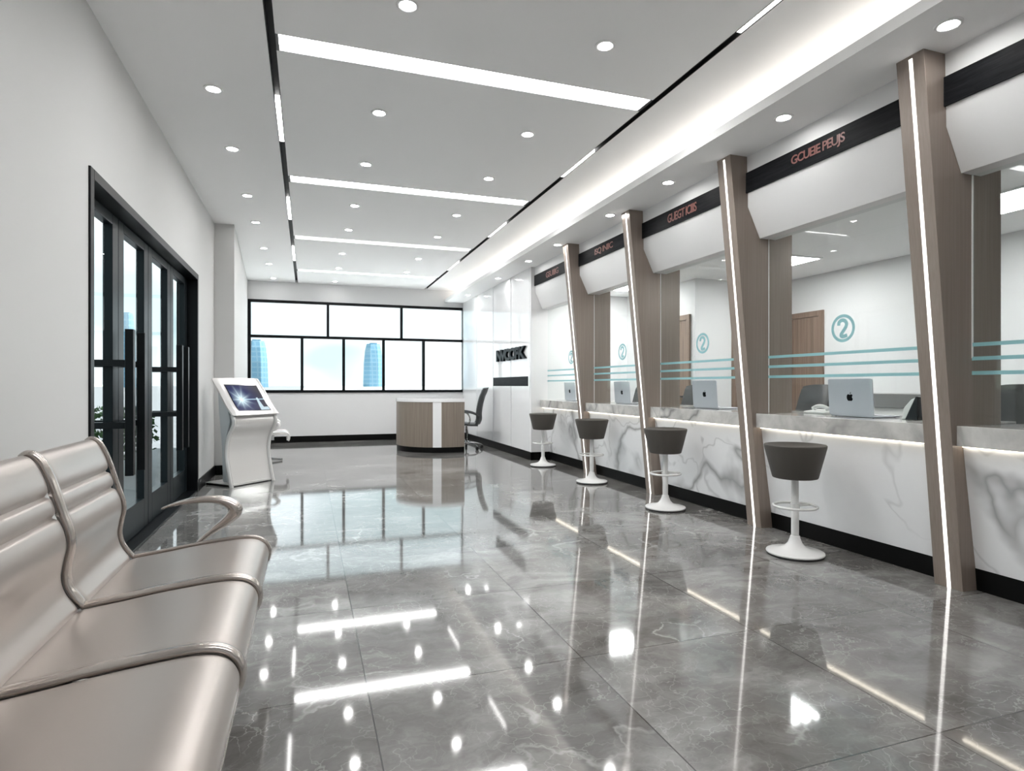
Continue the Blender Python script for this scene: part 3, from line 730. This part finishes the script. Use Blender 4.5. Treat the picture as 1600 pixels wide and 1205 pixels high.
# ------------------------------------------------------------------ panel wall logo and band
bd = tag(MB().box(PX-0.006, 9.12, 1.19, PX+0.002, 11.04, 1.350).build('wall_band', 'sign_black'), 'dark horizontal band under the black lettering on the white panel wall', 'band')
lg = thing('wall_lettering', 'thick black raised lettering on the white panel wall above the dark band', 'lettering', (PX, 9.95, 1.76))
V, F = text_mesh('NVCOPK', 1.0, 0.10, 0.045, 0.80)
xs = [q[0] for q in V]; ys = [q[1] for q in V]; w_ = max(xs)-min(xs); h_ = max(ys)-min(ys)
m = MB(); m.mesh(None, [(PX - 0.002 - (q[2]+0.10)*0.22, 10.73 - (q[0]-min(xs))*1.57/w_, 1.64 + (q[1]-min(ys))*0.215/h_) for q in V], F)
m.build('letters', 'logo_black', lg)

# ------------------------------------------------------------------ reception desk
dk = thing('reception_desk', 'curved greige wood reception desk with white top and black plinth', 'desk', (2.35, 11.3, 0))
cx_, cy_, R0 = 2.42, 11.30, 0.84
def arc(r, a0, a1, n=28): return [(cx_ + r*math.cos(math.radians(a0+(a1-a0)*k/n)), cy_ + r*math.sin(math.radians(a0+(a1-a0)*k/n))) for k in range(n+1)]
A0, A1 = 72.0, 288.0       # the back is open towards +x
def shell(r0, r1, a0, a1): return arc(r1, a0, a1) + list(reversed(arc(r0, a0, a1)))
MB().prism(shell(R0-0.05, R0-0.008, A0, A1), 0.0, 0.098, 'z').build('plinth', 'black_base', dk, smooth=30)
sa, sb = 248.0, 258.5
MB().prism(shell(R0-0.05, R0, A0, sa), 0.098, 0.902, 'z').build('wood_front', 'oak_wood', dk, smooth=30)
MB().prism(shell(R0-0.05, R0, sb, A1), 0.098, 0.902, 'z').build('wood_front', 'oak_wood', dk, smooth=30)
MB().prism(shell(R0-0.05, R0+0.002, sa, sb), 0.098, 0.902, 'z').build('white_stripe', 'gloss_white', dk, smooth=30)
MB().prism(arc(R0+0.012, A0, A1), 0.902, 0.966, 'z').build('desk_top', 'gloss_white', dk, bevel=0.004)
oc = make_office_chair('chair_leather', 'office_chair', None, 0.96)
oc['label'] = 'dark grey office chair with chrome star base behind the reception desk'; oc.location = (2.86, 11.02, 0); oc.rotation_euler = (0,0,-0.24); 

# ------------------------------------------------------------------ kiosk
ang = math.atan2(0.714, 0.70)
ks = thing('kiosk', 'white curved information kiosk with a tilted blue touch screen', 'kiosk', (0,0,0))
hp = catmull([(-0.075, 0.850), (-0.045, 0.880), (0.02, 0.945), (0.10, 1.045), (0.19, 1.165), (0.30, 1.292)], 6)
def along(P, u):
    i = u*(len(P)-1); k = int(min(i, len(P)-2)); f_ = i-k
    q = P[k].lerp(P[k+1], f_); tdir = (P[k+1]-P[k]).normalized(); return q, tdir
HX0, HX1 = 0.03, 0.715
def head(u, v, s):
    q, td = along(hp, u); n = Vector((-td.y, td.x))     # towards the front/up
    e = abs(v-0.5)*2; x = HX0 + (HX1-HX0)*v
    off = 0.0 if s else -0.055*(0.35+0.65*min(1, 6*u, 6*(1-u)+0.3))
    edge = max(0, e-0.86)/0.14
    q2 = q + n*(off + (-0.014*edge*edge if s else 0.02*edge))
    return (x, q2[0], q2[1])
hd = MB().slab(head, 30, 24).build('screen_head', 'kiosk_shell', ks, smooth=50)
def on_head(x, u, h):
    q, td = along(hp, u); n = Vector((-td.y, td.x)); q2 = q + n*h; return (x, q2[0], q2[1])
for (x0, x1, u0, u1, h, nm, mt) in ((0.128, 0.610, 0.245, 0.865, 0.003, 'bezel', 'bezel_black'), (0.140, 0.598, 0.262, 0.848, 0.0048, 'display', 'kiosk_screen')):
    m = MB(); N = 12
    m.grid(lambda a, b_: on_head(x0+(x1-x0)*a, u0+(u1-u0)*b_, h), 1, N)
    m.uv = [(i, j/N) for i in range(2) for j in range(N+1)]
    m.build(nm, mt, hd, smooth=60)
# wavy front panel
fp = catmull([(0.060, 0.93), (0.020, 0.88), (-0.012, 0.83), (-0.030, 0.765), (-0.012, 0.70), (0.030, 0.625), (0.060, 0.54), (0.070, 0.44), (0.060, 0.33), (0.030, 0.19), (0.005, 0.075), (-0.008, 0.012)], 5)
def front(u, v, s):
    q, td = along(fp, u); x = 0.085 + v*(0.655-0.085) + 0.015*math.sin(u*6.0)
    return (x, q[0] + (0.0 if s else 0.03), q[1])
MB().slab(front, 55, 10).build('front_panel', 'kiosk_shell', ks, smooth=50)
for x in (0.045, 0.665):
    edge = [(x + 0.014*math.sin(i/len(fp)*6.0), q[0]-0.008, q[1]) for i, q in enumerate(fp) if q[1] < 0.855]
    edge.append((x, edge[-1][1], 0.0))
    MB().tube(edge, 0, 10, flat=(0.022, 0.026), up=(1, 0, 0)).build('side_rail', 'kiosk_shell', ks, smooth=60)
bk = MB(); bk.prism([(0.10, 1.03), (0.26, 1.21), (0.24, 0.9), (0.19, 0.5), (0.17, 0.05), (0.09, 0.05), (0.13, 0.4), (0.10, 0.62), (0.05, 0.78)], 0.07, 0.67, 'x'); bk.build('back_shell', 'kiosk_back', ks, bevel=0.008)
MB().box(0.05, -0.01, 0.022, 0.68, 0.44, 0.034).build('base_plate', 'kiosk_shell', ks, bevel=0.003)
MB().box(0.055, -0.005, 0.0, 0.675, 0.435, 0.022).build('base_plinth', 'black_base', ks)
ks.location = (-0.885, 7.70, 0); ks.rotation_euler = (0,0,ang)

# ------------------------------------------------------------------ waiting bench
BACK = [(-0.935, 0.950), (-0.915, 0.962), (-0.885, 0.943), (-0.858, 0.889), (-0.836, 0.822), (-0.815, 0.748), (-0.795, 0.685), (-0.790, 0.64), (-0.800, 0.585), (-0.806, 0.531), (-0.792, 0.476), (-0.752, 0.416)]
SEAT = [(-0.762, 0.416), (-0.62, 0.434), (-0.511, 0.450), (-0.388, 0.463), (-0.290, 0.469), (-0.232, 0.462), (-0.196, 0.440), (-0.178, 0.405), (-0.180, 0.365), (-0.194, 0.335)]
bpf = catmull(BACK, 6); spf = catmull(SEAT, 6)
def bench(name, label, ys, mats, arms=(), group=None):
    """ys: seam positions along y from near to far, backrest on the -x side"""
    pad, frm = mats
    bn = thing(name, label, 'bench', (-0.5, (ys[0]+ys[-1])/2, 0), group)
    g = 0.018
    def pads(P, y0, y1, grooves):
        def fn(u, v, s):
            q, td = along(P, u); n = Vector((-td.y, td.x))
            e = min(v, 1-v)*(y1-y0); h = 0.0
            h -= 0.014*math.exp(-(e/0.016)**2)
            for gu in grooves:
                d_ = (u-gu)*0.62; h -= 0.014*math.exp(-(d_/0.0065)**2) + 0.004*math.exp(-(d_/0.022)**2)
            for eu in (0.0, 1.0):
                d_ = (u-eu)*0.6; h -= 0.006*math.exp(-(d_/0.010)**2)
            q2 = q + n*(h if s else -0.030)
            return (q2[0], y0 + (y1-y0)*v, q2[1])
        return fn
    def arclen_u(P, z):
        k = min(range(len(P)), key=lambda i: abs(P[i].y - z)); return k/(len(P)-1)
    gu = [arclen_u(bpf, 0.822), arclen_u(bpf, 0.745)]
    for y0, y1 in zip(ys[:-1], ys[1:]):
        MB().slab(pads(bpf, y0+g, y1-g, gu), 160, 40).build('backrest', pad, bn, smooth=60)
        MB().slab(pads(spf, y0+g, y1-g, []), 70, 40).build('seat', pad, bn, smooth=60)
    full = bpf + spf[1:]
    for k, y in enumerate(ys):
        pts = []
        for i, q in enumerate(full):
            td = (full[min(i+1, len(full)-1)] - full[max(i-1, 0)]).normalized(); n = Vector((-td.y, td.x))
            r = q + n*(0.001); pts.append((r[0], y, r[1]))
        inner = 0 < k < len(ys)-1; hw = 0.0235 if inner else 0.008
        yo = 0.0 if inner else (-0.018 if k else 0.018)
        MB().tube([(q[0], q[1]+yo, q[2]) for q in pts], 0, 14, flat=(hw, 0.0135 if inner else 0.010), up=(0, 1, 0)).build('side_frame', frm, bn, smooth=60)
    for y0, y1 in zip(ys[:-1], ys[1:]):
        MB().tube([(-0.187, y0+g, 0.352), (-0.187, y1-g, 0.352)], 0.009, 10).build('front_piping', frm, bn, smooth=60)
    for y, s in arms:
        P = catmull([(-0.655, 0.616), (-0.60, 0.634), (-0.52, 0.648), (-0.43, 0.648), (-0.365, 0.628), (-0.335, 0.590), (-0.365, 0.548), (-0.43, 0.500), (-0.49, 0.450), (-0.54, 0.39), (-0.56, 0.345)], 5)
        K = [(0.004, 0.004), (0.018, 0.009), (0.030, 0.015), (0.036, 0.019), (0.040, 0.026), (0.042, 0.034), (0.036, 0.026), (0.026, 0.017), (0.019, 0.012), (0.016, 0.010), (0.015, 0.010)]
        fl = [tuple(q) for q in catmull([Vector(k_) for k_ in K], 5)]; N = len(P)
        MB().tube([(q[0], y + s*0.035*(1 if i < N*0.7 else 1-(i-N*0.7)/(N*0.3)*0.8), q[1]) for i, q in enumerate(P)], 0, 14, flat=fl, up=(0, 1, 0)).build('armrest', frm, bn, smooth=70)
    for yy in ys: MB().box(-0.70, yy-0.012, 0.355, -0.40, yy+0.012, 0.425).build('bracket', 'chrome', bn)
    MB().box(-0.60, ys[0]+0.03, 0.30, -0.52, ys[-1]-0.03, 0.36).build('beam', frm, bn, bevel=0.006)
    for y in ([ys[0]+0.33, ys[-1]-0.33] if len(ys) > 2 else [(ys[0]+ys[-1])/2]):
        lm = MB(); lm.tube([(-0.56, y, 0.31), (-0.56, y, 0.05)], 0.028, 14); lm.tube(catmull([(-0.80, y, 0.020), (-0.70, y, 0.035), (-0.56, y, 0.055), (-0.40, y, 0.035), (-0.28, y, 0.020)], 5), 0, 10, flat=(0.026, 0.016), up=(0,1,0))
        lm.build('leg', 'chrome', bn, smooth=50)
    return bn
bench('waiting_bench', 'pearl grey padded waiting bench along the left wall with a metal armrest', [0.55, 1.20, 1.855, 2.51, 3.165], ('pearl_leather', 'pearl_frame'), arms=[(3.185, 1)])
fb = bench('waiting_chair', 'white waiting chair with chrome legs mostly hidden behind the kiosk', [-0.30, 0.30], ('pearl_white', 'pearl_white'), arms=[(-0.32, -1), (0.32, 1)])
fb['category'] = 'chair'; fb.location = (-0.60, 10.25, 0); fb.rotation_euler = (0,0,0.04)

# ------------------------------------------------------------------ outside
MB().box(-900, -60, -0.30, XL-0.2, 1400, -0.06).build('pavement', 'pavement', kind='structure')
MB().box(XL-0.2, YF+0.2, -0.30, 900, 1400, -0.06).build('pavement_back', 'bounce_paving', kind='structure')  # unseen ground below the sill, made pale to bounce light onto the ceiling
def tower(px, dist, top_y, wpx, label, taper=0.8):
    a = (px-800.0)/936.0; yaw = math.atan(319.5/936); s, c = math.sin(yaw), math.cos(yaw)
    X, Y = dist*(s + a*c), dist*(c - a*s); h = 1.2 + (602.5-top_y)*dist/936; w_ = wpx*dist/936/2
    r = thing('skyscraper', label, 'skyscraper', (X, Y, 0), 'towers beyond the windows')
    m = MB()
    oct_ = [(1, .45), (.45, 1), (-.45, 1), (-1, .45), (-1, -.45), (-.45, -1), (.45, -1), (1, -.45)]
    k = 0
    for z, q in ((-0.1, 1.0), (h*0.55, 0.93), (h*0.85, taper), (h, taper*0.82)):
        m.v += [(X + w_*q*p[0], Y + w_*q*p[1], z) for p in oct_]; k += 1
    for j in range(k-1):
        for i in range(8): m.f.append((j*8+i, j*8+(i+1) % 8, (j+1)*8+(i+1) % 8, (j+1)*8+i))
    m.f.append(tuple((k-1)*8+i for i in range(8)))
    m.build('tower', 'tower_glass_hazed', r)
    MB().box(X-w_*0.35, Y-w_*0.35, h, X+w_*0.35, Y+w_*0.35, h+w_*0.12).build('crown', 'tower_glass_hazed', r)
tower(401, 420, 533, 34, 'tapering haze-blue glass tower at the left edge of the far window')
tower(583, 520, 538, 30, 'tapering haze-blue glass tower in the middle of the far window')
tower(199, 380, 490, 22, 'pale haze-blue tower seen through the left entrance doors')
def hill(name, pts, x0, label):
    m = MB(); n = len(pts)
    m.v = [(x0, y, z) for y, z in pts] + [(x0-40, y, z*0.6) for y, z in pts] + [(x0+25, y, -0.2) for y, z in pts]
    m.f = [(i, i+1, n+i+1, n+i) for i in range(n-1)] + [(2*n+i, 2*n+i+1, i+1, i) for i in range(n-1)]
    o = m.build(name, 'hill_green', smooth=80, kind='structure'); return o
hill('hills', [(-40, 0.5), (60, 5), (160, 9), (260, 6), (380, 11), (520, 7), (700, 12), (900, 4)], -260, '')
def shrub(x, y, h_, w_, n, label, seed):
    random.seed(seed)
    s = thing('shrub', label, 'plant', (x, y, -0.06), 'shrubs outside the entrance')
    m = MB()
    for k in range(n):
        a = random.random()*2*PI; u = random.random()**0.6; zz = -0.06 + h_*(0.25 + 0.75*random.random())
        rr = w_*u*math.sqrt(max(0.05, 1-((zz/h_-0.6)/0.6)**2)); c = Vector((x + rr*math.cos(a), y + rr*math.sin(a), zz))
        d = Vector((random.uniform(-1,1), random.uniform(-1,1), random.uniform(-0.2,1))).normalized(); q = d.cross(Vector((random.random(), random.random(), random.random()+0.1))).normalized()
        L = random.uniform(0.05, 0.10); Wd = L*0.42
        m.quad(c, c + d*L*0.5 + q*Wd, c + d*L, c + d*L*0.5 - q*Wd)
    m.build('foliage', 'leaf_green', s)
    for k in range(7):
        a = k*0.9; st = MB(); st.tube([(x, y, -0.06), (x + 0.25*w_*math.cos(a), y + 0.25*w_*math.sin(a), h_*0.35), (x + 0.6*w_*math.cos(a), y + 0.6*w_*math.sin(a), h_*0.75)], [0.018, 0.012, 0.005], 6)
        st.build('stem', 'bark', s, smooth=60)
shrub(-2.55, 9.6, 0.95, 0.55, 900, 'leafy shrub outside, behind the doorway gap beside the second door handle', 3)
shrub(-2.75, 7.6, 0.70, 0.35, 500, 'small shrub with bare stems outside the nearest door pane', 5)
shrub(-2.3, 6.4, 0.30, 0.30, 350, 'low plant on the pavement outside the nearest door pane', 9)

# ------------------------------------------------------------------ daylight
wd = bpy.data.worlds.new('sky'); scene.world = wd; wd.use_nodes = True
nt = wd.node_tree; nt.nodes.clear()
tc = nt.nodes.new('ShaderNodeTexCoord'); mp = nt.nodes.new('ShaderNodeMapping'); mp.inputs['Scale'].default_value = (3.2, 3.2, 7.0); mp.inputs['Location'].default_value = (0.3, 0.1, 0.2)
no = nt.nodes.new('ShaderNodeTexNoise'); no.inputs['Scale'].default_value = 1.0; no.inputs['Detail'].default_value = 2
rp = nt.nodes.new('ShaderNodeValToRGB'); rp.color_ramp.elements[0].position = 0.40; rp.color_ramp.elements[0].color = (0.37, 0.48, 0.50, 1); rp.color_ramp.elements[1].position = 0.64; rp.color_ramp.elements[1].color = (0.86, 0.93, 0.97, 1)
bg = nt.nodes.new('ShaderNodeBackground'); bg.inputs[1].default_value = 1.1
ow = nt.nodes.new('ShaderNodeOutputWorld')
for a, b_ in ((tc.outputs['Generated'], mp.inputs[0]), (mp.outputs[0], no.inputs['Vector']), (no.outputs['Fac'], rp.inputs[0]), (rp.outputs[0], bg.inputs[0]), (bg.outputs[0], ow.inputs[0])): nt.links.new(a, b_)

sd = bpy.data.lights.new('sun', 'SUN'); sun = bpy.data.objects.new('sun', sd); COL.objects.link(sun)
sd.energy = 7.0; sd.angle = 0.02; sun.location = (20, 0, 30); sun.rotation_euler = (0.0, math.radians(27), 0.0)

# ------------------------------------------------------------------ camera
cd = bpy.data.cameras.new('camera'); cam = bpy.data.objects.new('camera', cd); COL.objects.link(cam)
cd.sensor_fit = 'HORIZONTAL'; cd.sensor_width = 36.0; cd.lens = 936.0/1600.0*36.0; cd.clip_start = 0.05; cd.clip_end = 3000
cam.location = (0, 0, 1.2); cam.rotation_euler = (PI/2, 0, -math.atan(319.5/936.0))
scene.camera = cam
vs = scene.view_settings
scene.display_settings.display_device = 'sRGB'; vs.view_transform = 'Standard'; vs.look = 'None'; vs.exposure = 1.13; vs.gamma = 1.0; vs.use_curve_mapping = False
cy = scene.cycles
cy.max_bounces = 10; cy.diffuse_bounces = 5; cy.glossy_bounces = 5; cy.transmission_bounces = 8; cy.transparent_max_bounces = 16
cy.use_denoising = True; cy.sample_clamp_indirect = 12.0; cy.caustics_reflective = True; cy.blur_glossy = 1.0; cy.caustics_refractive = False
